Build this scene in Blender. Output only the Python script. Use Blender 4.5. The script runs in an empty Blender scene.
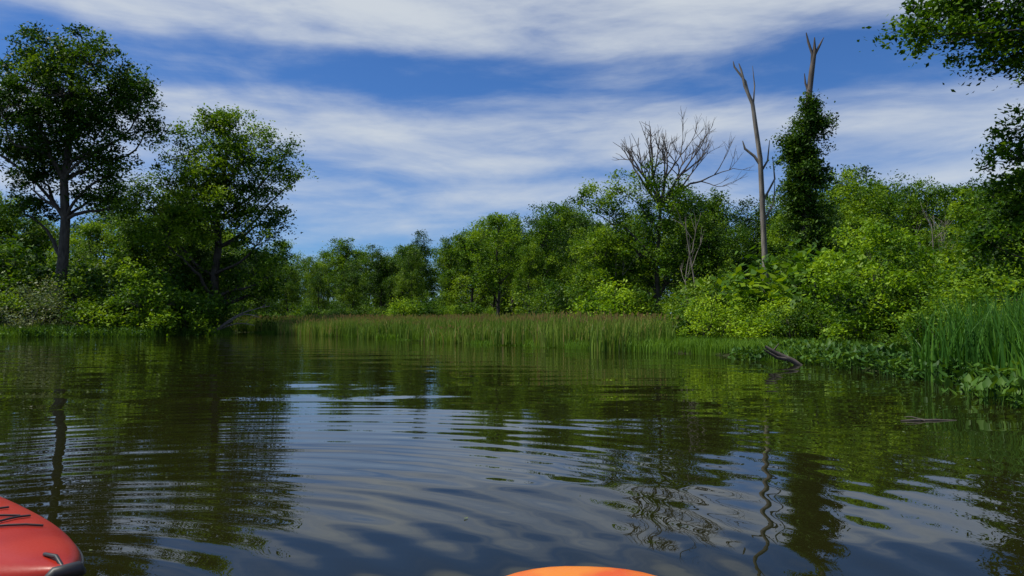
import bpy, math, random
import numpy as np
from mathutils import Vector
rng=np.random.default_rng(7); random.seed(7)
S=bpy.context.scene
S.view_settings.view_transform='Standard'; S.view_settings.look='None'; S.view_settings.exposure=0
COL=S.collection
# ---------------------------------------------------------------- helpers
def mesh_np(name,V,F,tint=None,smooth=False):
    V=np.asarray(V,dtype=np.float32); F=np.asarray(F,dtype=np.int32)
    m=bpy.data.meshes.new(name); k=F.shape[1]
    m.vertices.add(len(V)); m.vertices.foreach_set('co',V.ravel())
    m.loops.add(F.size); m.loops.foreach_set('vertex_index',F.ravel())
    m.polygons.add(len(F)); m.polygons.foreach_set('loop_start',np.arange(0,F.size,k,dtype=np.int32))
    m.update(calc_edges=True)
    if tint is not None:
        a=m.attributes.new('tint','FLOAT','POINT'); a.data.foreach_set('value',np.asarray(tint,dtype=np.float32))
    if smooth: m.polygons.foreach_set('use_smooth',np.ones(len(F),dtype=bool))
    return m
def obj(name,mesh,mat=None,parent=None,loc=(0,0,0),rot=(0,0,0),scale=(1,1,1)):
    o=bpy.data.objects.new(name,mesh); COL.objects.link(o)
    if mat and mesh and not mesh.materials: mesh.materials.append(mat)
    o.location=loc;o.rotation_euler=rot;o.scale=scale
    if parent: o.parent=parent
    return o
def empty(name,loc=(0,0,0)):
    o=bpy.data.objects.new(name,None); COL.objects.link(o); o.location=loc; return o
class Tubes:
    def __init__(s): s.V=[];s.F=[];s.n=0
    def add(s,pts,rad,sides=6):
        P=np.asarray(pts,float);R=np.asarray(rad,float);n=len(P)
        T=np.gradient(P,axis=0);T/=np.linalg.norm(T,axis=1)[:,None]+1e-9
        ref=np.array([0.13,0.97,0.2]) if abs(T[0][1])<.8 else np.array([1,.1,.1])
        A=np.cross(T,ref);A/=np.linalg.norm(A,axis=1)[:,None]+1e-9
        B=np.cross(T,A)
        a=np.linspace(0,2*np.pi,sides,endpoint=False)
        ring=P[:,None,:]+R[:,None,None]*(np.cos(a)[None,:,None]*A[:,None,:]+np.sin(a)[None,:,None]*B[:,None,:])
        s.V.append(ring.reshape(-1,3))
        i=np.arange(n-1)[:,None]*sides;j=np.arange(sides)[None,:];j2=(j+1)%sides
        f=np.stack([i+j,i+j2,i+sides+j2,i+sides+j],-1).reshape(-1,4)+s.n
        s.F.append(f);s.n+=n*sides
    def mesh(s,name): return mesh_np(name,np.concatenate(s.V),np.concatenate(s.F),smooth=True)
def curve(a,b,n=6,wob=.06,sag=0.0):
    a=np.array(a,float);b=np.array(b,float);t=np.linspace(0,1,n)[:,None]
    L=np.linalg.norm(b-a);p=a+(b-a)*t
    w=rng.normal(0,wob*L,3)*np.sin(np.pi*t)+rng.normal(0,wob*L*.6,3)*np.sin(2*np.pi*t)+rng.normal(0,wob*L*.12,(n,3))*np.sin(np.pi*t)
    p=p+w;p[:,2]+=sag*L*np.sin(np.pi*t[:,0]);return p
def leafquads(C,L,asp=.55,up=.5,tint=None,droop=0):
    n=len(C);N=rng.normal(0,1,(n,3));N[:,2]=np.abs(N[:,2])+up;N/=np.linalg.norm(N,axis=1)[:,None]
    T=rng.normal(0,1,(n,3));T[:,2]-=droop;T-=N*(T*N).sum(1)[:,None];T/=np.linalg.norm(T,axis=1)[:,None]
    B=np.cross(N,T);L=np.broadcast_to(L,(n,))[:,None]
    V=np.stack([C-T*L*.5,C+B*L*asp*.5-N*L*.06-T*L*.08,C+T*L*.5,C-B*L*asp*.5-N*L*.06-T*L*.08],1).reshape(-1,3)
    F=np.arange(4*n).reshape(-1,4)
    return V,F,(None if tint is None else np.repeat(tint,4))
def crown(lobes,clump_r=.7,dens=1.0,leaves=70,leaf=.18,tubes=None,origin=None,flat=.7,twig=.02,up=.5,droop=0,inner=.35):
    """lobes: (x,y,z,rx,ry,rz). clumps of leaves through each lobe, joined to its heart by twigs"""
    Cs=[];Ts=[]
    for lb in lobes:
        c=np.array(lb[:3],float);r=np.array(lb[3:6],float)
        vol=(r[0]*r[1]+r[1]*r[2]+r[0]*r[2])
        n=max(3,int(dens*vol*1.9/(clump_r**2)))
        d=rng.normal(0,1,(n,3));d/=np.linalg.norm(d,axis=1)[:,None]
        d[:,2]=np.where((d[:,2]<-.5)&(rng.uniform(0,1,n)<.5),-d[:,2],d[:,2])
        q=rng.uniform(inner,1.1,n)[:,None]
        P=c+d*q*r
        if tubes is not None:
            for p in P[::3]:
                tubes.add(curve(c-[0,0,r[2]*.35],p,4,.07),[twig*1.4,twig,twig*.7,twig*.3],3)
        lt=rng.normal(0,.14)
        for p in P:
            cr=clump_r*rng.uniform(.5,1.25);k=int(leaves*rng.uniform(.6,1.3))
            X=rng.normal(0,1,(k,3))*np.array([.5,.5,.5*flat])*cr
            X[:,2]-=.22*(X[:,0]**2+X[:,1]**2)/cr
            Cs.append(p+X);Ts.append(np.clip(rng.normal(rng.uniform(.05,.95)+lt,.14,k),0,1))
    C=np.concatenate(Cs);T=np.concatenate(Ts)
    return leafquads(C,leaf*rng.uniform(.6,1.25,len(C)),up=up,tint=T,droop=droop)
# ---------------------------------------------------------------- materials
def mat(name):
    m=bpy.data.materials.new(name);m.use_nodes=True;nt=m.node_tree
    b=nt.nodes['Principled BSDF'];return m,nt,b
def leafmat(name,cols,trans=.3,rough=.5,tr_gain=(1.8,1.7,.4)):
    m,nt,b=mat(name);N=nt.nodes;L=nt.links
    at=N.new('ShaderNodeAttribute');at.attribute_name='tint'
    oi=N.new('ShaderNodeObjectInfo')
    ma=N.new('ShaderNodeMath');ma.operation='MULTIPLY_ADD';ma.inputs[1].default_value=.5;ma.inputs[2].default_value=-.25
    L.new(oi.outputs['Random'],ma.inputs[0])
    ad=N.new('ShaderNodeMath');ad.operation='ADD';ad.use_clamp=True
    L.new(at.outputs['Fac'],ad.inputs[0]);L.new(ma.outputs[0],ad.inputs[1])
    r=N.new('ShaderNodeValToRGB');e=r.color_ramp.elements
    while len(e)<len(cols): e.new(.5)
    for i,c in enumerate(cols):
        e[i].position=i/(len(cols)-1)
    for i,c in enumerate(cols):
        e[i].color=(*c,1)
    L.new(ad.outputs[0],r.inputs[0]);L.new(r.outputs[0],b.inputs['Base Color'])
    b.inputs['Roughness'].default_value=rough;b.inputs['Specular IOR Level'].default_value=.15
    t=N.new('ShaderNodeBsdfTranslucent');mu=N.new('ShaderNodeMix');mu.data_type='RGBA';mu.blend_type='MULTIPLY'
    mu.inputs['Factor'].default_value=1;L.new(r.outputs[0],mu.inputs[6]);mu.inputs[7].default_value=(*tr_gain,1)
    L.new(mu.outputs[2],t.inputs['Color'])
    ms=N.new('ShaderNodeMixShader');ms.inputs[0].default_value=trans
    L.new(b.outputs[0],ms.inputs[1]);L.new(t.outputs[0],ms.inputs[2])
    L.new(ms.outputs[0],N['Material Output'].inputs['Surface'])
    return m
def noisemat(name,c1,c2,scale=6,rough=.85,bump=.3,dist=.02,stretch=(1,1,1),detail=6):
    m,nt,b=mat(name);N=nt.nodes;L=nt.links
    tc=N.new('ShaderNodeTexCoord');mp=N.new('ShaderNodeMapping');mp.inputs['Scale'].default_value=stretch
    L.new(tc.outputs['Object'],mp.inputs[0])
    n=N.new('ShaderNodeTexNoise');n.inputs['Scale'].default_value=scale;n.inputs['Detail'].default_value=detail
    L.new(mp.outputs[0],n.inputs['Vector'])
    r=N.new('ShaderNodeValToRGB');r.color_ramp.elements[0].position=.32;r.color_ramp.elements[1].position=.68
    r.color_ramp.elements[0].color=(*c1,1);r.color_ramp.elements[1].color=(*c2,1)
    L.new(n.outputs['Fac'],r.inputs[0]);L.new(r.outputs[0],b.inputs['Base Color'])
    b.inputs['Roughness'].default_value=rough
    bp=N.new('ShaderNodeBump');bp.inputs['Strength'].default_value=bump;bp.inputs['Distance'].default_value=dist
    L.new(n.outputs['Fac'],bp.inputs['Height']);L.new(bp.outputs[0],b.inputs['Normal'])
    return m
M_tree=leafmat('leaf_canopy',[(.018,.056,.004),(.065,.145,.007),(.19,.295,.014)])
M_dark=leafmat('leaf_canopy_dark',[(.012,.038,.004),(.042,.105,.007),(.145,.235,.013)],.26)
M_bright=leafmat('leaf_shrub_bright',[(.055,.13,.005),(.15,.275,.010),(.28,.41,.022)],.3)
M_shrub=leafmat('leaf_shrub',[(.022,.068,.005),(.085,.175,.010),(.20,.315,.018)])
M_grey=leafmat('leaf_shrub_grey',[(.05,.085,.03),(.10,.14,.055),(.18,.21,.11)],.2)
M_vine=leafmat('leaf_vine',[(.013,.042,.005),(.036,.09,.008),(.10,.175,.016)],.2)
M_reed=leafmat('reed_blade',[(.07,.14,.015),(.145,.235,.03),(.21,.285,.045),(.33,.235,.10)],.3,.5,(1.3,1.3,.7))
M_grass=leafmat('bank_grass',[(.06,.14,.012),(.12,.23,.02),(.17,.29,.04)],.3)
M_cat=leafmat('cattail_blade',[(.035,.11,.018),(.07,.18,.022),(.14,.27,.035)],.3,.4)
M_arum=leafmat('arum_leaf',[(.02,.06,.012),(.045,.11,.016),(.10,.19,.025)],.2,.5)
M_bark=noisemat('bark',(.03,.024,.018),(.09,.075,.06),9,.9,.6,.03,(1,1,.25))
M_dead=noisemat('dead_wood',(.10,.085,.07),(.26,.225,.19),9,.85,.5,.02,(1,1,.2))
M_deadd=noisemat('dead_wood_dark',(.04,.033,.027),(.13,.105,.09),9,.85,.5,.02,(1,1,.2))
# ---------------------------------------------------------------- terrain
RP=np.array([(60,-60),(14,-30),(8.5,0),(6.4,6),(6.15,9),(6.6,11.5),(7.1,13.8),(7.0,16.4),(6.1,19),(5.1,21),(2.9,24.7),(0,28.5),(-2.7,32),(-7,39),(-12,46),(-16.5,52),(-20,56),(-27,60),(-60,70),(-1600,103),(-1600,1700),(1700,1700),(1700,-60)],float)
LP=np.array([(-1600,-60),(-70,-40),(-52,20),(-38,36),(-28.5,41),(-21,41.5),(-18.8,47),(-20.8,53),(-25,62),(-33,82),(-48,103),(-90,128),(-1600,380)],float)
def sdpoly(X,Y,P):
    shp=X.shape;x=X.ravel();y=Y.ravel();d=np.full(x.shape,1e18);ins=np.zeros(x.shape,bool)
    n=len(P)
    for i in range(n):
        ax,ay=P[i];bx,by=P[(i+1)%n];ex,ey=bx-ax,by-ay
        t=np.clip(((x-ax)*ex+(y-ay)*ey)/(ex*ex+ey*ey),0,1)
        d=np.minimum(d,(x-ax-t*ex)**2+(y-ay-t*ey)**2)
        c=((ay>y)!=(by>y))
        with np.errstate(divide='ignore',invalid='ignore'):
            xi=(bx-ax)*(y-ay)/(by-ay+1e-12)+ax
        ins^=(c&(x<xi))
    d=np.sqrt(d);return np.where(ins,d,-d).reshape(shp)
def sd(X,Y):
    X=np.asarray(X,float);Y=np.asarray(Y,float)
    s=np.maximum(sdpoly(X,Y,RP),sdpoly(X,Y,LP))
    w=.35*np.sin(X*1.7+Y*.6)+.25*np.sin(X*.9-Y*2.1+1)+.15*np.sin(X*3.9+2+Y*3.1)
    return s+w*.6
def hgt(X,Y):
    s=sd(X,Y)
    t=np.clip((s+2.2)/3.6,0,1);h=-.6+.78*(t*t*(3-2*t))
    h=h+np.clip(s-12,0,60)*.018+np.where(s>0,.05*np.sin(X*1.1)*np.cos(Y*1.3),0)
    return h
def hz(x,y): return float(hgt(np.array([x]),np.array([y]))[0])
n=330;u=np.linspace(-1,1,n)
gx=62*u+1440*u**5;gy=40+62*u+1440*u**5
X,Y=np.meshgrid(gx,gy);Z=hgt(X,Y)
V=np.stack([X,Y,Z],-1).reshape(-1,3)
i=np.arange(n-1)[:,None]*n;j=np.arange(n-1)[None,:]
F=np.stack([i+j,i+j+1,i+n+j+1,i+n+j],-1).reshape(-1,4)
M_gr=noisemat('soil_and_moss',(.04,.034,.02),(.035,.06,.015),1.6,.95,.6,.05)
M_gr.node_tree.nodes['Principled BSDF'].inputs['Specular IOR Level'].default_value=.1
obj('ground',mesh_np('ground',V,F,smooth=True),M_gr)
# ---------------------------------------------------------------- water
m,nt,b=mat('pond_water');N=nt.nodes;L=nt.links
b.inputs['Base Color'].default_value=(.012,.0125,.0032,1);b.inputs['Roughness'].default_value=.006;b.inputs['IOR'].default_value=1.33
tc=N.new('ShaderNodeTexCoord')
def wn(scale,stretch,rotz,detail,amp,distort=0):
    mp=N.new('ShaderNodeMapping');mp.inputs['Scale'].default_value=stretch;mp.inputs['Rotation'].default_value=(0,0,rotz)
    L.new(tc.outputs['Object'],mp.inputs[0])
    x=N.new('ShaderNodeTexNoise');x.inputs['Scale'].default_value=scale;x.inputs['Detail'].default_value=detail
    x.inputs['Distortion'].default_value=distort
    L.new(mp.outputs[0],x.inputs['Vector'])
    k=N.new('ShaderNodeMath');k.operation='MULTIPLY';k.inputs[1].default_value=amp
    L.new(x.outputs['Fac'],k.inputs[0]);return k
def wring(loc,scale,amp,dist):
    mp=N.new('ShaderNodeMapping');mp.inputs['Location'].default_value=(-loc[0],-loc[1],0)
    L.new(tc.outputs['Object'],mp.inputs[0])
    w=N.new('ShaderNodeTexWave');w.wave_type='RINGS';w.rings_direction='Z';w.inputs['Scale'].default_value=scale
    w.inputs['Distortion'].default_value=dist;w.inputs['Detail'].default_value=1;w.inputs['Detail Scale'].default_value=.35
    L.new(mp.outputs[0],w.inputs['Vector'])
    ln=N.new('ShaderNodeVectorMath');ln.operation='LENGTH';L.new(mp.outputs[0],ln.inputs[0])
    mr=N.new('ShaderNodeMapRange');mr.inputs['From Min'].default_value=1.0;mr.inputs['From Max'].default_value=8;mr.inputs['To Min'].default_value=amp;mr.inputs['To Max'].default_value=0
    L.new(ln.outputs['Value'],mr.inputs['Value'])
    k=N.new('ShaderNodeMath');k.operation='MULTIPLY';L.new(w.outputs['Fac'],k.inputs[0]);L.new(mr.outputs[0],k.inputs[1]);return k
parts=[wn(.7,(.40,1.2,1),.06,.5,.024,.2),wn(2.0,(.28,1.3,1),-.06,.5,.0058,.2),wn(8,(.4,1.3,1),.1,1,.0002),
       wring((-1.9,2.2),1.1,.0022,1.5)]
acc=parts[0]
for p in parts[1:]:
    a=N.new('ShaderNodeMath');a.operation='ADD';L.new(acc.outputs[0],a.inputs[0]);L.new(p.outputs[0],a.inputs[1]);acc=a
bp=N.new('ShaderNodeBump');bp.inputs['Strength'].default_value=1;bp.inputs['Distance'].default_value=1.0
L.new(acc.outputs[0],bp.inputs['Height']);L.new(bp.outputs[0],b.inputs['Normal'])
g=60;uu=np.linspace(-1500,1500,g)
X,Y=np.meshgrid(uu,uu);V=np.stack([X,Y,X*0],-1).reshape(-1,3)
i=np.arange(g-1)[:,None]*g;j=np.arange(g-1)[None,:]
obj('water',mesh_np('water',V,np.stack([i+j,i+j+1,i+g+j+1,i+g+j],-1).reshape(-1,4)),m)
# ---------------------------------------------------------------- trees
def build_tree(name,loc,trunk,lobes,r0,leafm=M_tree,parent_name=None,clump_r=.7,dens=1,leaves=70,leaf=.18,barkm=M_bark,limb=.3,limbk=.5,steep=.75,**kw):
    tb=Tubes();P=np.array(trunk,float);k=len(P)
    rad=np.linspace(r0,r0*.3,k);rad[0]*=1.35
    tb.add(P,rad,9)
    for lb in lobes:
        c=np.array(lb[:3],float)
        dz=P[:,2]-(c[2]-steep*math.hypot(c[0]-P[-1][0],c[1])-.3*lb[5]);ii=int(np.argmin(np.abs(dz)));ii=min(max(ii,1),k-1)
        lr=rad[ii]*limbk
        e=c-[0,0,lb[5]*.3]
        if np.linalg.norm(e-P[ii])>.3:
            tb.add(curve(P[ii],e,9,.06,.03),np.linspace(lr,lr*limb,9),6)
    V,F,T=crown(lobes,clump_r,dens,leaves,leaf,tb,twig=r0*.07,**kw)
    mt=tb.mesh(name+'_wood');ml=mesh_np(name+'_leaves',V,F,T)
    if loc is None:
        mt.materials.append(barkm);ml.materials.append(leafm);return mt,ml
    e=empty(name,loc);obj('trunk_and_limbs',mt,barkm,e);obj('foliage',ml,leafm,e);return e
def variant(seed,h,leafm,lf=.24,lv=66,shape=0):
    r=random.Random(seed);lob=[]
    nl=r.randint(12,15)
    wk=[.24,.20,.15,.26,.17,.22][shape]
    z0=[.22,.3,.18,.36,.3,.2][shape]
    for q in range(nl):
        f=q/(nl-1);z=h*(z0+(.92-z0)*f)
        ww=h*wk*(math.sin(math.pi*(.18+.76*f))**.7)*r.uniform(.45,1.15)
        a=q*2.4+r.uniform(-.6,.6);s=h*r.uniform(.075,.14)
        lob.append((math.cos(a)*ww,math.sin(a)*ww,z,s*1.1,s*1.1,s))
    lob.append((0,0,h*.5,h*.12,h*.12,h*.2));lob.append((0,0,h*.7,h*.11,h*.11,h*.18))
    tr=[(0,0,-.3)]+[(r.uniform(-.15,.15)*q,r.uniform(-.15,.15)*q,h*.85*q/5) for q in range(1,6)]
    return build_tree('woods%d'%seed,None,tr,lob,h*.016,leafm,clump_r=.8,leaves=lv,leaf=lf,dens=.75)
VAR=[variant(s+20,12,[M_tree,M_dark,M_tree,M_shrub,M_dark,M_tree][s],shape=s) for s in range(6)]
def bushvar(seed,leafm,lf=.11,r=1.5,hh=2.2,lv=70,cr=.42):
    q=random.Random(seed);lob=[]
    for k in range(9):
        a=k*2.4;d=r*q.uniform(.15,.75);z=hh*q.uniform(.2,.78);s=q.uniform(.4,.62)*r*.75
        lob.append((math.cos(a)*d,math.sin(a)*d,z*(1-.35*d/r),s,s,s*.8))
    tb=Tubes()
    for lb in lob:
        tb.add(curve((lb[0]*.15,lb[1]*.15,-.2),lb[:3],6,.06),np.linspace(.03,.01,6),4)
    V,F,T=crown(lob,cr,.65,lv,lf,tb,twig=.008)
    a=tb.mesh('shrub%d_wood'%seed);b_=mesh_np('shrub%d_leaves'%seed,V,F,T);a.materials.append(M_bark);b_.materials.append(leafm);return a,b_
BV=[bushvar(11,M_shrub),bushvar(12,M_bright),bushvar(13,M_dark),bushvar(14,M_tree,.14)]
BG=bushvar(15,M_grey,.10)
def put(v,par,x,y,h,base_h,wid=1.0,rot=None,kind='tree'):
    s=h/base_h;rz=rng.uniform(0,6.28) if rot is None else rot
    z=hz(x,y)-.05
    sx=s*wid
    obj(kind+'_wood',v[0],None,par,(x,y,z),(0,0,rz),(sx,sx,s));obj(kind+'_leaves',v[1],None,par,(x,y,z),(0,0,rz),(sx,sx,s))
ts=[-.75,-.60,-.5,-.45,-.40,-.36,-.30,-.25,-.2,-.15,-.1,-.05,0,.06,.12,.2,.3,.4,.45,.52,.6,.8]
es=[.16,.16,.185,.17,.14,.10,.092,.090,.098,.098,.104,.124,.132,.135,.14,.15,.165,.175,.20,.19,.185,.2]
woods=empty('distant_forest')
def row(t0,t1,dt,d0,d1,lo=.82,hi=1.0,wid=1.0):
    t=t0
    while t<t1:
        tt=t+rng.uniform(-.4,.4)*dt;d=rng.uniform(d0,d1);e=np.interp(tt,ts,es)*rng.uniform(lo,hi)
        h=1+e*d
        x,y=tt*d,d
        if float(sd(np.array([x]),np.array([y]))[0])>1.0:
            put(VAR[rng.integers(0,6)],woods,x,y,h,12.0,wid*rng.uniform(.75,1.2))
        t+=dt
row(-.46,.12,.026,104,114,.72,1.14,1.0)
row(-.46,.10,.026,120,135,.75,.98,1.25)
row(-.36,.1,.034,84,96,.45,.95,.95)
row(-.02,.22,.04,70,84,.7,1.12)
row(-.78,-.36,.05,60,68,.75,1.08)
row(-.8,-.38,.055,72,84,.8,1.0,1.1)
row(-.75,-.40,.06,50,56,.5,.75)
row(.10,.72,.045,56,68,.75,1.1)
row(.12,.75,.055,72,84,.8,.97,1.1)
row(.14,.72,.06,43,53,.55,.95)
row(.36,.85,.07,32,40,.5,.9)
def lobes_from(rows,seed=0,depth=1.0,k=1.18):
    out=[]
    r=random.Random(seed)
    for (ox,z,rr) in rows:
        out.append((ox,r.uniform(-1,1)*rr*depth,z,rr*k,rr*k,rr*k*.85))
    return out
# ---- tall tree on the left bank
x0,y0=-28.6,46.5;zb=hz(x0,y0)
T1=[(2.2,17.2,1.6),(.4,17.6,1.3),(-.9,17.4,1.7),(-2.6,16.2,1.7),(4.0,15.3,1.6),(1.0,15.2,2.0),(-2.2,13.6,2.0),(4.9,13.2,1.1),(2.6,12.6,1.7),(-.2,12.4,2.0),(-3.2,11.0,1.8),(3.4,10.4,1.4),(1.6,9.0,1.3),(-1.6,9.4,1.5),(-4.3,14.6,1.5),(5.3,14.5,1.0),(-4.8,12.4,1.5),(-2.8,8.0,1.4),(3.3,8.2,1.2)]
build_tree('tall_deciduous_tree',(x0,y0,zb),[(0,0,-.4),(.1,0,2),(.25,.1,4.5),(.4,0,7),(.3,-.1,9.5),(.5,0,12),(.4,.1,14.5),(.6,0,16.5)],lobes_from(T1,3)+lobes_from([(1,14,2.2),(-1.5,15.5,2.0),(0,11,1.8),(2,16,1.6),(-3,12.5,1.8)],5,2),.40,M_dark,leaf=.23,leaves=85,clump_r=.8,dens=.9)
# ---- second tree
x0,y0=-21.0,52;zb=hz(x0,y0)
T2=[(-.6,14.4,1.5),(.8,14.6,1.2),(1.6,14.0,1.5),(3.0,13.1,1.6),(4.9,12.0,1.3),(-2.0,12.6,1.6),(.6,12.4,2.0),(3.2,10.9,1.6),(-3.4,10.6,1.8),(-.5,10.2,2.2),(2.4,9.0,1.9),(-5.2,9.4,1.6),(-3.0,7.8,2.1),(.4,7.6,2.2),(3.3,6.6,1.8),(-5.6,6.8,1.8),(-1.4,5.0,2.2),(2.3,4.6,2.0),(-4.4,4.4,2.0),(4.0,4.2,1.5),(5.7,10.8,.9),(4.6,8.2,.9),(0,3,1.8),(3.2,2.4,1.6)]
build_tree('spreading_deciduous_tree',(x0,y0,zb),[(0,0,-.4),(.1,0,2),(0,.1,4),(.3,0,6),(.2,-.1,8),(.5,0,10),(.6,.1,12),(.9,0,13.6)],lobes_from(T2,4)+lobes_from([(0,9,2),(1.5,11.5,1.8),(-2,6.5,2),(-1.5,11,1.6)],9,2),.34,M_tree,leaf=.22,leaves=80,clump_r=.8,dens=.85)
# ---- mid tree with a dead crown
def dead_rec(tb,p,d,L,r,depth,spread=.5,upb=.25):
    n=5;pts=[np.array(p,float)];dd=np.array(d,float)
    for k in range(n):
        dd=dd+rng.normal(0,.10,3)+np.array([0,0,upb*.15]);dd/=np.linalg.norm(dd);pts.append(pts[-1]+dd*L/n)
    tb.add(pts,np.linspace(r,r*.5,n+1),6 if r>.04 else 4)
    if depth<=0:return
    for k in range(3 if depth>1 else 4):
        ii=rng.integers(2,n+1) if k else n
        nd=dd+rng.normal(0,spread,3);nd[2]+=upb;nd/=np.linalg.norm(nd)
        dead_rec(tb,pts[ii],nd,L*rng.uniform(.55,.8),r*.55,depth-1,spread,upb)
x0,y0=9.0,45;zb=hz(x0,y0)
e=build_tree('half_dead_tree',(x0,y0,zb),[(0,0,-.3),(-.1,0,2),(-.2,0,4),(.0,0,6),(.1,0,7.8)],lobes_from([(-3.6,8.0,1.1),(-2.7,7.0,1.2),(-2.2,8.8,.9),(-.3,6.6,1.4),(.6,7.6,1.0),(1.4,5.6,1.5),(-1.2,5.0,1.5),(-3.0,5.2,1.3),(.3,3.4,1.7),(2.0,3.4,1.5),(-.8,8.6,.9),(-4.6,7.9,.7),(-1.6,3.2,1.5),(-3.6,3.2,1.4),(.6,9.0,.8),(1.9,7.4,.9),(-.2,9.8,.6),(1.4,8.6,.6)],6),.2,M_tree,leaf=.18,leaves=65,clump_r=.6,dens=.75)
tb=Tubes()
for d in [(-.75,0,1),(-.25,.1,1),(.2,.1,1),(.6,-.1,1),(.9,.2,.8),(-.2,-.2,1)]:
    dead_rec(tb,(0.1,0,7.6),d,2.3,.11,4 if d[0]>.1 else 3,.40,.25)
obj('dead_crown',tb.mesh('dead_crown'),M_deadd,e)
# ---- slender pale dead tree (leafless)
x0,y0=10.95,32;zb=hz(x0,y0)
tb=Tubes()
tb.add([(0,0,-.3),(.05,0,2),(0,0,4),(-.05,.05,6.2),(-.12,0,7.8),(-.30,0,9.2),(-.42,0,10.2),(-.75,0,11.0),(-.9,0,11.7),(-1.0,0,12.0)],[.15,.13,.12,.115,.105,.095,.085,.07,.045,.02],8)
tb.add([(-.12,0,7.5),(-.35,.05,7.9),(-.75,.1,8.25),(-.85,.1,8.6)],[.06,.06,.05,.02],6)
tb.add([(-.6,0,10.7),(-.72,0,11.2),(-1.2,0,11.85),(-1.25,0,12.1)],[.05,.05,.04,.015],6)
tb.add([(-.4,0,10.0),(-.32,0,11.0),(-.40,0,11.9)],[.04,.03,.01],5)
tb.add([(-.1,0,7.2),(.2,0,7.7),(.3,0,8.6)],[.05,.04,.015],6)
tb.add([(0,0,5),(.45,0,5.9),(.5,0,6.8)],[.05,.04,.012],6)
tb.add([(.02,0,6.0),(.5,0,6.9),(.42,0,7.9)],[.05,.04,.012],6)
obj('leafless_dead_tree',tb.mesh('leafless_dead_tree'),M_dead,None,(x0,y0,zb))
# ---- vine covered snag
x0,y0=11.9,30;zb=hz(x0,y0)
e=empty('vine_covered_snag',(x0,y0,zb));tb=Tubes()
tb.add([(0,0,-.3),(0,0,2),(.1,0,4),(.05,0,6),(.15,0,8),(.25,0,9.2),(.3,0,10.1),(.42,0,11.0),(.55,0,11.8),(.56,0,12.4)],[.3,.27,.25,.22,.18,.14,.12,.11,.08,.02],9)
tb.add([(.42,0,11.0),(.46,0,11.7),(.30,0,12.2),(.22,0,12.6)],[.07,.06,.05,.02],6)
tb.add([(.52,0,11.6),(.78,0,12.1),(.94,0,12.4)],[.06,.045,.015],6)
tb.add([(.3,0,10.0),(.15,0,10.5),(.12,0,10.9)],[.05,.04,.015],6)
obj('dead_trunk',tb.mesh('snag_trunk'),M_deadd,e)
lob=[]
for z,w,o in [(9.4,.6,.25),(8.7,1.05,.3),(7.9,1.3,.15),(7.2,1.1,.3),(6.6,1.25,.0),(5.9,1.1,0),(5.2,1.1,.1),(4.5,1.1,.05),(3.7,1.15,.15),(2.8,1.25,0),(1.8,1.35,.1),(.9,1.35,0)]:
    lob.append((o,0,z,w*.7,w*.7,.6))
    for q in range(3):
        a=rng.uniform(0,6.28);lob.append((o+math.cos(a)*w*.4,math.sin(a)*w*.4,z+rng.uniform(-.25,.25),w*.6,w*.6,.5))
tb=Tubes();V,F,T=crown(lob,.34,1.0,60,.13,tb,twig=.012,droop=1.0,inner=.2)
obj('vine_stems',tb.mesh('vine_stems'),M_bark,e);obj('vine_leaves',mesh_np('vine_leaves',V,F,T),M_vine,e)
# ---- overhanging tree
x0,y0=12.8,15.5;zb=hz(x0,y0)
build_tree('overhanging_tree',(x0,y0,zb),[(0,0,-.3),(-.05,0,1.5),(.1,0,3),(0,.1,4),(0,.1,5),(-.1,0,6),(-.2,0,6.8),(-.3,0,7.6)],
 [(-4.6,-.6,6.75,.5,.6,.2),(-4.1,-.3,7.1,.6,.8,.3),(-3.5,-.2,6.75,.7,.8,.3),(-3.0,.2,7.3,.9,.9,.45),(-2.3,.1,6.75,.9,1,.45),(-2.0,.3,7.7,1.2,1,.7),(-1.3,.0,7.0,1.2,1,.6),(-.4,0,8.2,1.5,1.4,.9),(0,.5,6.6,1.3,1.2,.7),(-3.2,.1,7.9,.9,.9,.4),(-2.6,-.1,6.3,.5,.6,.2),(-1.8,.1,6.2,.6,.6,.25),
  (-1.7,.3,5.0,.7,.7,.35),(-1.9,.3,4.4,.7,.7,.35),(-1.3,.3,4.0,.8,.8,.5),(-2.3,.2,3.5,.7,.7,.45),(-1.5,.4,3.1,.9,.8,.6),(-2.4,.5,2.6,.8,.8,.6),(-1.3,.5,2.1,1.0,.9,.7),(-.6,0,5.0,.9,1,.6),(-.4,.2,3.2,1,1,.9),(.8,.3,5.4,1.2,1.2,.9),(-2.6,.6,1.5,.8,.8,.6)],
 .17,M_tree,leaf=.12,leaves=66,clump_r=.36,dens=.95,limbk=.28,steep=.12)
# ---- big bright shrub
x0,y0=9.3,19;zb=hz(x0,y0)
lob=[(-.9,0,2.3,.65,.7,.4),(-.2,.1,2.9,.7,.7,.4),(.6,-.1,2.8,.65,.7,.4),(1.2,.1,2.3,.55,.7,.4),(-1.1,-.3,1.5,.7,.7,.45),(0,-.6,1.8,.8,.7,.5),(.9,-.5,1.6,.8,.7,.5),(0,-.7,1.0,.8,.7,.4),(-.7,-.5,.7,.7,.6,.4),(.9,-.6,.8,.8,.6,.4),(1.5,0,1.5,.5,.6,.4),(-1.4,0,2.0,.4,.5,.3),(0.1,0,3.2,.35,.4,.2)]
build_tree('bright_green_shrub',(x0,y0,zb),[(0,0,-.2),(0,0,.5),(.05,0,1.1),(0,0,1.8)],lob,.07,M_bright,leaf=.10,leaves=60,clump_r=.32,dens=.85,flat=.5)
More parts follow.
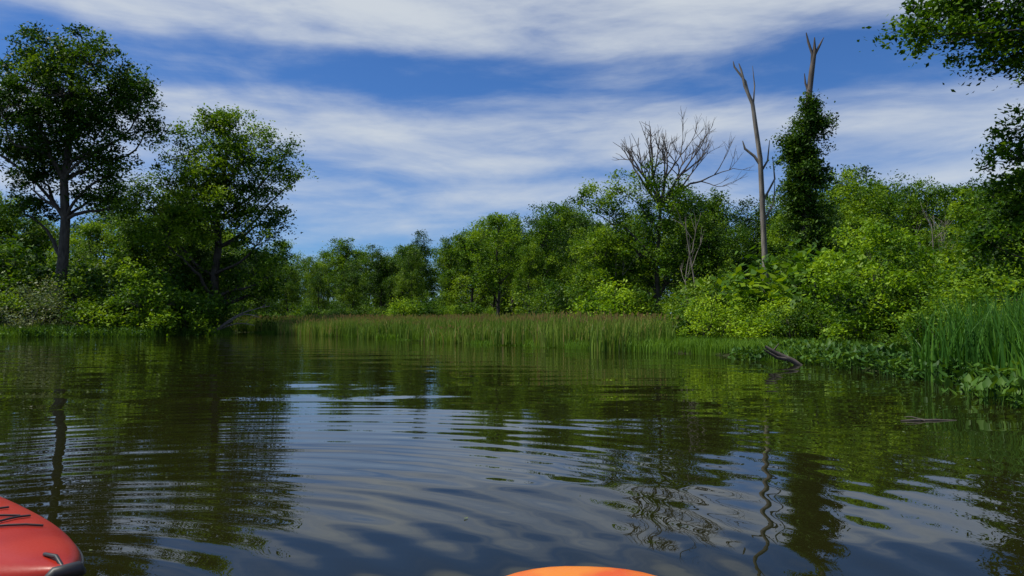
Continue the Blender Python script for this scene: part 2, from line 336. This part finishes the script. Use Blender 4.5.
# ---- shrubs
def shrub(x,y,h,v,wid=1.0,name='shrub'):
    e=empty(name,(x,y,hz(x,y)-.05));s=h/2.4
    r=rng.uniform(0,6.28)
    for k,nm in ((0,'stems'),(1,'foliage')):
        obj(nm,v[k],None,e,(0,0,0),(0,0,r),(s*wid,s*wid,s))
shrub(-28.0,43.0,3.9,BG,1.0,'grey_green_shrub')
shrub(-25.0,43.6,2.2,BV[0],1.2);shrub(-23.3,43.4,3.4,BV[3],1.1);shrub(-21.6,43.6,4.6,BV[0],1.0);shrub(-19.9,45.0,4.0,BV[3],.9)
shrub(-19.3,48.5,3.2,BV[2],1);shrub(-20.7,43.2,2.4,BV[1],1.1);shrub(-26.8,46.5,5.2,BV[2],1.0);shrub(-24,47.5,5.5,BV[3],1.0);shrub(-31,44,3.8,BV[0],1.2);shrub(-34,45,5,BV[2],1.2);shrub(-22.3,48,6,BV[3],1.0)
shrub(-30,48,6,BV[2],1.2);shrub(-33,50,8,BV[2],1.1);shrub(-22.5,55,3.4,BV[2],1.1);shrub(-26.5,64,3.6,BV[0],1.1);shrub(-20.6,51,2.6,BV[2],1.1)
shrub(-22.0,60,2.6,BV[0],1.3);shrub(-20.3,62,2.4,BV[3],1.3);shrub(-24,61,3.4,BV[2],1.2)
thick=empty('shrub_thicket')
def brow(t0,t1,dt,d0,d1,h0,h1,vs):
    t=t0
    while t<t1:
        tt=t+rng.uniform(-.35,.35)*dt;d=rng.uniform(d0,d1);h=rng.uniform(h0,h1)
        if float(sd(np.array([tt*d]),np.array([d]))[0])>.6:
            put(BV[vs[rng.integers(0,len(vs))]],thick,tt*d,d,h,2.4,rng.uniform(.9,1.3),kind='shrub')
        t+=dt
brow(-.48,.08,.018,97,103,3.8,6.5,[0,2,3])
brow(-.32,.1,.024,78,86,2.0,4.6,[0,2,3,1])
brow(.04,.2,.03,52,62,2.5,5,[0,2,2,3])
brow(.10,.34,.026,39,43,1.6,3.8,[0,1,3,2])
brow(.26,.46,.028,30,35,2.0,4.2,[0,1,2,3])
brow(.25,.42,.024,24,27,1.0,2.1,[0,1,3])
brow(.36,.50,.03,20.5,23,1.0,2.2,[0,1,2])
brow(.42,.85,.04,24,29,3.0,5.2,[0,2,1,3])
brow(.50,.8,.035,18,22,1.8,3.2,[0,1,3])
brow(.44,.56,.03,16.3,17.3,.5,1.0,[0,2])
brow(.57,.8,.035,13.5,16.5,1.2,2.3,[0,3])
brow(.70,1.2,.06,10.5,13,1.2,2.2,[0,2])
# ---- blades
def blades(name,n,w,hmin,hmax,wd,lean,tan_frac=.1,seg=3,heads=0):
    B=rng.uniform(-w/2,w/2,(n,2))
    h=rng.uniform(hmin,hmax,n);a=rng.uniform(0,6.28,n);ln=np.abs(rng.normal(0,lean,n))
    fa=rng.uniform(0,6.28,n)
    V=np.zeros((n,(seg+1)*2,3))
    for k in range(seg+1):
        f=k/seg;ww=wd*(1-.85*f**1.6)
        off=ln*h*f**2
        for q,sg in ((0,-1),(1,1)):
            V[:,2*k+q,0]=B[:,0]+np.cos(a)*off+sg*np.cos(fa)*ww/2
            V[:,2*k+q,1]=B[:,1]+np.sin(a)*off+sg*np.sin(fa)*ww/2
            V[:,2*k+q,2]=h*(f-.25*ln*f**2)-.1*(f==0)
    base=(np.arange(n)*(seg+1)*2)[:,None]
    F=np.concatenate([base+np.array([[2*k,2*k+1,2*k+3,2*k+2]]) for k in range(seg)],0)
    t=np.clip(rng.normal(.35,.18,n),0,.7);t[rng.uniform(0,1,n)<tan_frac]=1
    V=V.reshape(-1,3);t=np.repeat(t,(seg+1)*2)
    if heads:   # feathery tan seed heads standing on thin stalks
        HB=rng.uniform(-w/2,w/2,(heads,2));hh=rng.uniform(hmax*.92,hmax*1.12,heads);an=rng.uniform(0,3.14,heads)
        for rz in (0,1.57):
            dx=np.cos(an+rz)*.028;dy=np.sin(an+rz)*.028
            q=np.stack([np.stack([HB[:,0]-dx*.5,HB[:,1]-dy*.5,hh-.20],1),np.stack([HB[:,0]+dx,HB[:,1]+dy,hh-.10],1),np.stack([HB[:,0],HB[:,1],hh],1),np.stack([HB[:,0]-dx,HB[:,1]-dy,hh-.10],1)],1).reshape(-1,3)
            F=np.concatenate([F,np.arange(heads*4).reshape(-1,4)+len(V)]);V=np.concatenate([V,q]);t=np.concatenate([t,np.ones(heads*4)])
    return mesh_np(name,V,F,t)
RD=[blades('reeds%d'%k,560,2.6,.60,1.10,.036,.2,.08,3,30) for k in range(4)]
GR=[blades('grass%d'%k,700,1.6,.12,.34,.02,.5,.04) for k in range(2)]
CT=[blades('cattail%d'%k,200,1.2,.8,1.5,.028,.25,.03,5) for k in range(3)]
for q in RD:q.materials.append(M_reed)
for q in GR:q.materials.append(M_grass)
for q in CT:q.materials.append(M_cat)
def scatter(par,meshes,pts,s0,s1,zof=0,kind='patch'):
    for x,y in pts:
        s_=rng.uniform(s0,s1)
        obj(kind,meshes[rng.integers(0,len(meshes))],None,par,(x,y,max(hz(x,y),-.15)+zof),(0,0,rng.uniform(0,6.28)),(1,1,s_))
def region(x0,x1,y0,y1,step,smin,smax,cond=None,jit=.4):
    gx=np.arange(x0,x1,step);gy=np.arange(y0,y1,step);X,Y=np.meshgrid(gx,gy)
    X=X.ravel()+rng.uniform(-jit,jit,X.size)*step;Y=Y.ravel()+rng.uniform(-jit,jit,Y.size)*step
    s_=sd(X,Y);k=(s_>smin)&(s_<smax)&(sdpoly(X,Y,RP)>-2)
    if cond is not None:k&=cond(X,Y)
    return list(zip(X[k],Y[k]))
reeds=empty('reed_bed')
scatter(reeds,RD,region(-24,9,24,62,1.55,.3,6,lambda x,y:(x/y<.17),.2),.60,1.0,kind='reeds')
scatter(reeds,RD,region(-26,6,36,84,4,6,40,lambda x,y:(x/y<.15)),.75,1.0,kind='reeds')
scatter(reeds,RD,region(3,9,26,40,1.8,2.5,12,lambda x,y:(x/y<.26)),.6,.95,kind='reeds')
gr=empty('bank_grass')
scatter(gr,GR,region(2,9,17.5,27,.9,.3,2.6,lambda x,y:(x/y>.11)),.6,1.2,kind='grass')
scatter(gr,GR,region(-18,3,24,56,1.3,-.1,1.6,lambda x,y:(x/y<.15),.25),.6,1.2,kind='grass')
scatter(gr,GR,[(x,y) for x in np.arange(-36,-18,1.0) for y in np.arange(40,50,1.0) if .0<float(sd(np.array([x]),np.array([y]))[0])<2.4],1.0,2.0,kind='grass')
ct=empty('cattails')
scatter(ct,CT,region(6.0,12,7,12.6,.75,.25,3.2),.7,1.0,kind='cattail')
scatter(ct,CT,region(6.0,12,-4,7,1.0,.2,3.0),.7,1.0,kind='cattail')
# ---- broad-leaved arum
def arum(name,n,w,h0,h1,L0):
    B=rng.uniform(-w/2,w/2,(n,2));h=rng.uniform(h0,h1,n);a=rng.uniform(0,6.28,n)
    d=np.stack([np.cos(a),np.sin(a)],1);Vs=[];Fs=[];T=[];c=0
    for k in range(n):
        b0=np.array([B[k,0],B[k,1],-.25]);tip=np.array([B[k,0]+d[k,0]*.08,B[k,1]+d[k,1]*.08,h[k]])
        s_=np.array([-d[k,1],d[k,0],0]);dd=np.array([d[k,0]*.8,d[k,1]*.8,rng.uniform(-.4,1.6)]);dd/=np.linalg.norm(dd)
        L_=L0*rng.uniform(.6,1.3);W_=L_*.30
        nn=np.cross(s_,dd)
        v=[b0-s_*.005,b0+s_*.005,tip+s_*.005,tip-s_*.005,
           tip-dd*L_*.25+s_*W_*.7,tip+s_*W_-nn*.01+dd*L_*.12,tip+dd*L_*.42+s_*W_*.6,tip+dd*L_*.75,
           tip+dd*L_*.42-s_*W_*.6,tip-s_*W_-nn*.01+dd*L_*.12,tip-dd*L_*.25-s_*W_*.7,tip+nn*.02]
        Vs+=v;Fs+=[(c,c+1,c+2,c+3),(c+11,c+4,c+5,c+6),(c+11,c+6,c+7,c+8),(c+11,c+8,c+9,c+10)];c+=12
        T+=[float(np.clip(rng.normal(.5,.22),0,1))]*12
    m=mesh_np(name,np.array(Vs),np.array(Fs),T);m.materials.append(M_arum);return m
AR=[arum('arum%d'%k,110,1.0,.04,.34,.15) for k in range(3)]
ar=empty('arrow_arum_plants')
scatter(ar,AR,region(4,9,7,19.5,.6,-.2,.9,lambda x,y:(x/y>.30)),.6,1.1,.03,kind='arum')
scatter(ar,AR,[(x,y) for x in np.arange(-37,-18,.9) for y in np.arange(37,50,.9) if -.6<float(sd(np.array([x]),np.array([y]))[0])<.4],.9,1.4,.1,kind='arum')
# ---- fallen branches and logs
tb=Tubes()
for k,(bx,bz) in enumerate([(3.6,1.7),(2.6,.5),(3.0,1.0)]):
    P=curve((0,0,.1),(bx,rng.uniform(-.5,.5),bz),10,.03,.12)
    tb.add(P,np.linspace(.06,.018,10),5)
    for q in (5,7):
        tb.add(curve(P[q],P[q]+[rng.uniform(.3,.8),rng.uniform(-.3,.3),rng.uniform(-.1,.6)],4,.05),[.018,.014,.01,.005],4)
obj('fallen_branches',tb.mesh('fallen_branches'),M_dead,None,(-18.6,46.2,.1))
tb=Tubes()
tb.add([(.62,0,-.15),(.3,0,.08),(-.1,.05,.27),(-.3,.05,.40)],[.05,.06,.05,.03],7)
tb.add([(.15,0,.12),(-.1,-.1,.16),(-.4,-.15,.34)],[.04,.035,.015],6)
tb.add([(-.15,.05,.27),(.0,.05,.46)],[.025,.01],5)
obj('driftwood_branch',tb.mesh('driftwood'),M_deadd,None,(5.85,16.2,.0))
tb=Tubes()
tb.add(curve((-.34,0,.0),(.24,.05,-.005),9,.008),[.005,.008,.012,.013,.012,.015,.012,.009,.005],8)
tb.add([(-.1,0,.0),(-.2,.05,.03),(-.27,.06,.03)],[.008,.006,.003],5)
obj('floating_log',tb.mesh('floating_log'),M_deadd,None,(4.15,7.3,.004))
dt=empty('dead_saplings')
for (x,y,h,r) in [(10.0,41,8,.06),(9.6,40.5,5.5,.05),(6.6,44,6,.05),(21.3,37,7.3,.05),(20.4,36,6.6,.045),(22.2,38,6.8,.05),(-31.2,43,2.5,.04)]:
    tb=Tubes();tb.add(curve((0,0,-.2),(rng.uniform(-.4,.4),0,h*.8),7,.02),np.linspace(r,r*.4,7),6)
    for q in range(3):
        dead_rec(tb,(0,0,h*(.45+.1*q)),(rng.uniform(-.7,.7),rng.uniform(-.4,.4),1),h*.18,r*.4,1,.4,.3)
    obj('dead_sapling',tb.mesh('sapling'),M_dead,dt,(x,y,hz(x,y)))
C=np.stack([rng.uniform(-3,4,26),rng.uniform(2.8,13,26)*1.0,np.full(26,.006)],1);C[0]=(-.23,3.75,.006)
V,F,T=leafquads(C,rng.uniform(.02,.045,26),up=30,tint=rng.uniform(.3,1,26))
obj('floating_leaves',mesh_np('floating_leaves',V,F,T),M_grey)
# ---------------------------------------------------------------- kayaks
def plastic(name,c1,c2=None,axis_scale=3):
    m,nt,b=mat(name);N=nt.nodes;L=nt.links
    tc=N.new('ShaderNodeTexCoord');n=N.new('ShaderNodeTexNoise');n.inputs['Scale'].default_value=axis_scale;n.inputs['Detail'].default_value=3
    L.new(tc.outputs['Object'],n.inputs['Vector'])
    r=N.new('ShaderNodeValToRGB');r.color_ramp.elements[0].position=.42;r.color_ramp.elements[1].position=.58
    r.color_ramp.elements[0].color=(*c1,1);r.color_ramp.elements[1].color=(*(c2 or c1),1)
    L.new(n.outputs['Fac'],r.inputs[0]);L.new(r.outputs[0],b.inputs['Base Color'])
    b.inputs['Specular IOR Level'].default_value=.3
    n2=N.new('ShaderNodeTexNoise');n2.inputs['Scale'].default_value=140;L.new(tc.outputs['Object'],n2.inputs['Vector'])
    mr=N.new('ShaderNodeMapRange');mr.inputs['To Min'].default_value=.25;mr.inputs['To Max'].default_value=.5;L.new(n2.outputs['Fac'],mr.inputs['Value']);L.new(mr.outputs[0],b.inputs['Roughness'])
    bp=N.new('ShaderNodeBump');bp.inputs['Strength'].default_value=.15;bp.inputs['Distance'].default_value=.001;L.new(n2.outputs['Fac'],bp.inputs['Height']);L.new(bp.outputs[0],b.inputs['Normal'])
    return m
M_red=plastic('red_polyethylene',(.30,.014,.004),(.36,.024,.007));M_org=plastic('orange_polyethylene',(.62,.085,.008),(.68,.20,.015),5)
M_blk=noisemat('black_rubber',(.015,.015,.016),(.03,.03,.03),30,.5,.1,.002)
def kayak(name,L_,W_,loc,head,matl,pw=.5,zc=.24,rise=.10,toggle=True,seam=None,ex=2.4):
    e=empty(name,loc);e.rotation_euler=(0,0,head)
    ns,nr=121,32;V=np.zeros((ns,nr,3))
    def prof(s_):
        w=W_/2*max(1e-5,(1-abs(s_)**ex))**pw
        g=zc+rise*abs(s_)**3;dk=.07+.03*(1-s_*s_);dk*=min(1,(w/(W_/2))**.5+.1)
        return w,g,dk
    for a,s_ in enumerate(np.sin(np.linspace(-1,1,ns)*np.pi/2)):
        w,g,dk=prof(s_);y=s_*L_/2;keel=-.06+.16*abs(s_)**4
        for q in range(nr):
            t=2*np.pi*q/nr;c,sn=math.cos(t),math.sin(t)
            x=w*math.copysign(abs(c)**.75,c)
            z=g+dk*sn if sn>=0 else g+(g-keel)*(-abs(sn)**.7)
            V[a,q]=(x,y,z)
    F=[]
    for a in range(ns-1):
        for q in range(nr):
            q2=(q+1)%nr;t=(q+.5)/nr*2*np.pi
            cx=(V[a,q]+V[a+1,q2])/2
            if math.sin(t)>.05 and ((cx[0]/(W_*.33))**2+((cx[1]+.1)/.52)**2)<1: continue
            F.append((a*nr+q,a*nr+q2,(a+1)*nr+q2,(a+1)*nr+q))
    obj('hull',mesh_np(name+'_hull',V.reshape(-1,3),F,smooth=True),matl,e)
    tb=Tubes()
    for sg in (-1,1):
        P=[]
        for s_ in np.sin(np.linspace(-.995,.995,50)*np.pi/2):
            w,g,dk=prof(s_);P.append((sg*(w+.002),s_*L_/2,g))
        tb.add(P,[.006]*50,6)
    obj('gunwale_seam',tb.mesh(name+'_seam'),seam or matl,e)
    tb=Tubes();th=np.linspace(0,2*np.pi,41)
    def deckz(x,y):
        w,g,dk=prof(y/(L_/2));c=min(1,(abs(x)/w))**(1/.75);return g+dk*math.sqrt(max(0,1-c*c))
    tb.add([(W_*.335*math.cos(t),-.1+.53*math.sin(t),deckz(W_*.335*math.cos(t),-.1+.53*math.sin(t))+.015) for t in th],[.018]*41,8)
    for sg in (1,-1):
        ys=[.62,.80,.98]
        for k in range(2):
            for m_ in (1,-1):
                xa,ya,xb,yb=-m_*.18,sg*ys[k]*L_/3,m_*.15,sg*ys[k+1]*L_/3
                P=[]
                for f in np.linspace(0,1,9):
                    x=xa+(xb-xa)*f;y=ya+(yb-ya)*f;P.append((x,y,deckz(x,y)+.006))
                tb.add(P,[.004]*9,5)
        if toggle:
            y=sg*(L_/2-.015);g=prof(1)[1]
            tb.add([(-.045,y,g-.005),(-.03,y+sg*.012,g+.01),(.03,y+sg*.012,g+.01),(.045,y,g-.005)],[.012,.02,.02,.012],8)
            tb.add([(0,y-sg*.12,deckz(0,y-sg*.12)+.004),(0,y-sg*.05,deckz(0,y-sg*.05)+.012),(0,y,g+.012)],[.006]*3,5)
    obj('rim_bungees_and_handles',tb.mesh(name+'_fit'),M_blk,e)
    sv=[]
    for a in range(9):
        for q in range(9):
            x=(q-4)/4*.19;t=a/8
            if t<.6: y=.12-.45*t/.6;z=.05+.02*abs(x/.19)**2
            else: y=-.33-.05*(t-.6)/.4;z=.05+.30*(t-.6)/.4+.02*abs(x/.19)**2
            sv.append((x,y,z))
    sf=[(a*9+q,a*9+q+1,(a+1)*9+q+1,(a+1)*9+q) for a in range(8) for q in range(8)]
    obj('seat',mesh_np(name+'_seat',sv,sf,smooth=True),M_blk,e)
    return e
def place_bow(tip,ang,L_):
    return (tip[0]+math.sin(ang)*L_/2,tip[1]-math.cos(ang)*L_/2,0)
a1=math.radians(-5)
kayak('orange_kayak',3.0,.92,place_bow((.21,2.09),a1,3.0),a1,M_org,.21,.194,.07,False)
a2=math.radians(-126)
kayak('red_kayak',3.0,.68,place_bow((-1.18,1.99),a2,3.0),a2,M_red,.74,.24,.08,True,M_blk,2.1)
# ---------------------------------------------------------------- light and sky
EL,AZ=math.radians(60),math.radians(-95)
sd_=Vector((math.sin(AZ)*math.cos(EL),math.cos(AZ)*math.cos(EL),math.sin(EL)))
l=bpy.data.lights.new('sun','SUN');l.energy=5;l.angle=math.radians(.5);l.color=(1,.96,.84)
o=bpy.data.objects.new('sun',l);COL.objects.link(o);o.rotation_euler=sd_.to_track_quat('Z','Y').to_euler()
w=bpy.data.worlds.new('World');S.world=w;w.use_nodes=True;nt=w.node_tree;N=nt.nodes;L=nt.links
bg=N['Background'];bg.inputs['Strength'].default_value=.1
sk=N.new('ShaderNodeTexSky');sk.sky_type='NISHITA';sk.sun_disc=False;sk.sun_elevation=EL;sk.sun_rotation=AZ;sk.air_density=1.0;sk.dust_density=.2;sk.ozone_density=4
tc=N.new('ShaderNodeTexCoord');sp=N.new('ShaderNodeSeparateXYZ');L.new(tc.outputs['Generated'],sp.inputs[0])
def M(op,a,b_=None,c=None,clamp=False):
    x=N.new('ShaderNodeMath');x.operation=op;x.use_clamp=clamp
    for k,v in enumerate((a,b_,c)):
        if v is None:continue
        if isinstance(v,(int,float)):x.inputs[k].default_value=v
        else:L.new(v,x.inputs[k])
    return x.outputs[0]
az=M('ARCTAN2',sp.outputs['X'],sp.outputs['Y']);el=sp.outputs['Z']
def nz(sx,sy,tilt,scale,detail,off=0,dist=0,rough=.55):
    cb=N.new('ShaderNodeCombineXYZ')
    L.new(M('MULTIPLY',az,sx),cb.inputs[0]);L.new(M('MULTIPLY',M('MULTIPLY_ADD',az,tilt,el),sy),cb.inputs[1]);cb.inputs[2].default_value=off
    t=N.new('ShaderNodeTexNoise');t.inputs['Scale'].default_value=scale;t.inputs['Detail'].default_value=detail;t.inputs['Distortion'].default_value=dist;t.inputs['Roughness'].default_value=rough
    L.new(cb.outputs[0],t.inputs['Vector']);return t.outputs['Fac']
big=nz(1.3,3.0,.05,1.9,2,3.1)
fine=nz(1.5,6,.05,2.1,7,7.7,.3,.58)
wisp=nz(2.2,13,-.06,3,6,1.2,.6,.6)
e2=M('ADD',el,M('MULTIPLY',M('SUBTRACT',big,.5),.09))
rp=N.new('ShaderNodeValToRGB');rp.color_ramp.interpolation='EASE';cr=rp.color_ramp.elements
pts=[(0,.5),(.07,.3),(.10,.2),(.14,.48),(.165,.62),(.19,.42),(.215,.65),(.245,.85),(.262,.62),(.286,.15),(.318,.15),(.348,.7),(.38,.9),(.42,.75),(.48,.25),(.62,.4),(.8,.25),(1,.25)]
cr[0].position=0;cr[0].color=(pts[0][1],)*3+(1,);cr[1].position=1;cr[1].color=(pts[-1][1],)*3+(1,)
for p,v in pts[1:-1]:
    q=cr.new(p);q.color=(v,v,v,1)
L.new(e2,rp.inputs[0])
mk=M('ADD',rp.outputs[0],M('ADD',M('MULTIPLY',M('SUBTRACT',fine,.5),1.8),M('MULTIPLY',M('SUBTRACT',wisp,.5),.6)))
mr=N.new('ShaderNodeMapRange');mr.interpolation_type='SMOOTHSTEP';mr.inputs['From Min'].default_value=.0;mr.inputs['From Max'].default_value=1.2;mr.inputs['To Max'].default_value=.92
L.new(mk,mr.inputs['Value'])
tint=N.new('ShaderNodeMix');tint.data_type='RGBA';tint.blend_type='MULTIPLY';tint.inputs['Factor'].default_value=1
L.new(sk.outputs[0],tint.inputs[6]);tint.inputs[7].default_value=(.42,.70,1.08,1)
mx=N.new('ShaderNodeMix');mx.data_type='RGBA';L.new(mr.outputs[0],mx.inputs['Factor']);L.new(tint.outputs[2],mx.inputs[6]);mx.inputs[7].default_value=(6.4,6.9,7.4,1)
L.new(mx.outputs[2],bg.inputs['Color'])
# ---------------------------------------------------------------- camera
c=bpy.data.cameras.new('camera');c.lens=26;c.sensor_width=36;c.clip_end=5000;c.clip_start=.05
co=bpy.data.objects.new('camera',c);COL.objects.link(co);co.location=(0,0,1.0)
co.rotation_euler=(math.radians(90+2.4),0,0);S.camera=co
print('objects',len(bpy.data.objects))
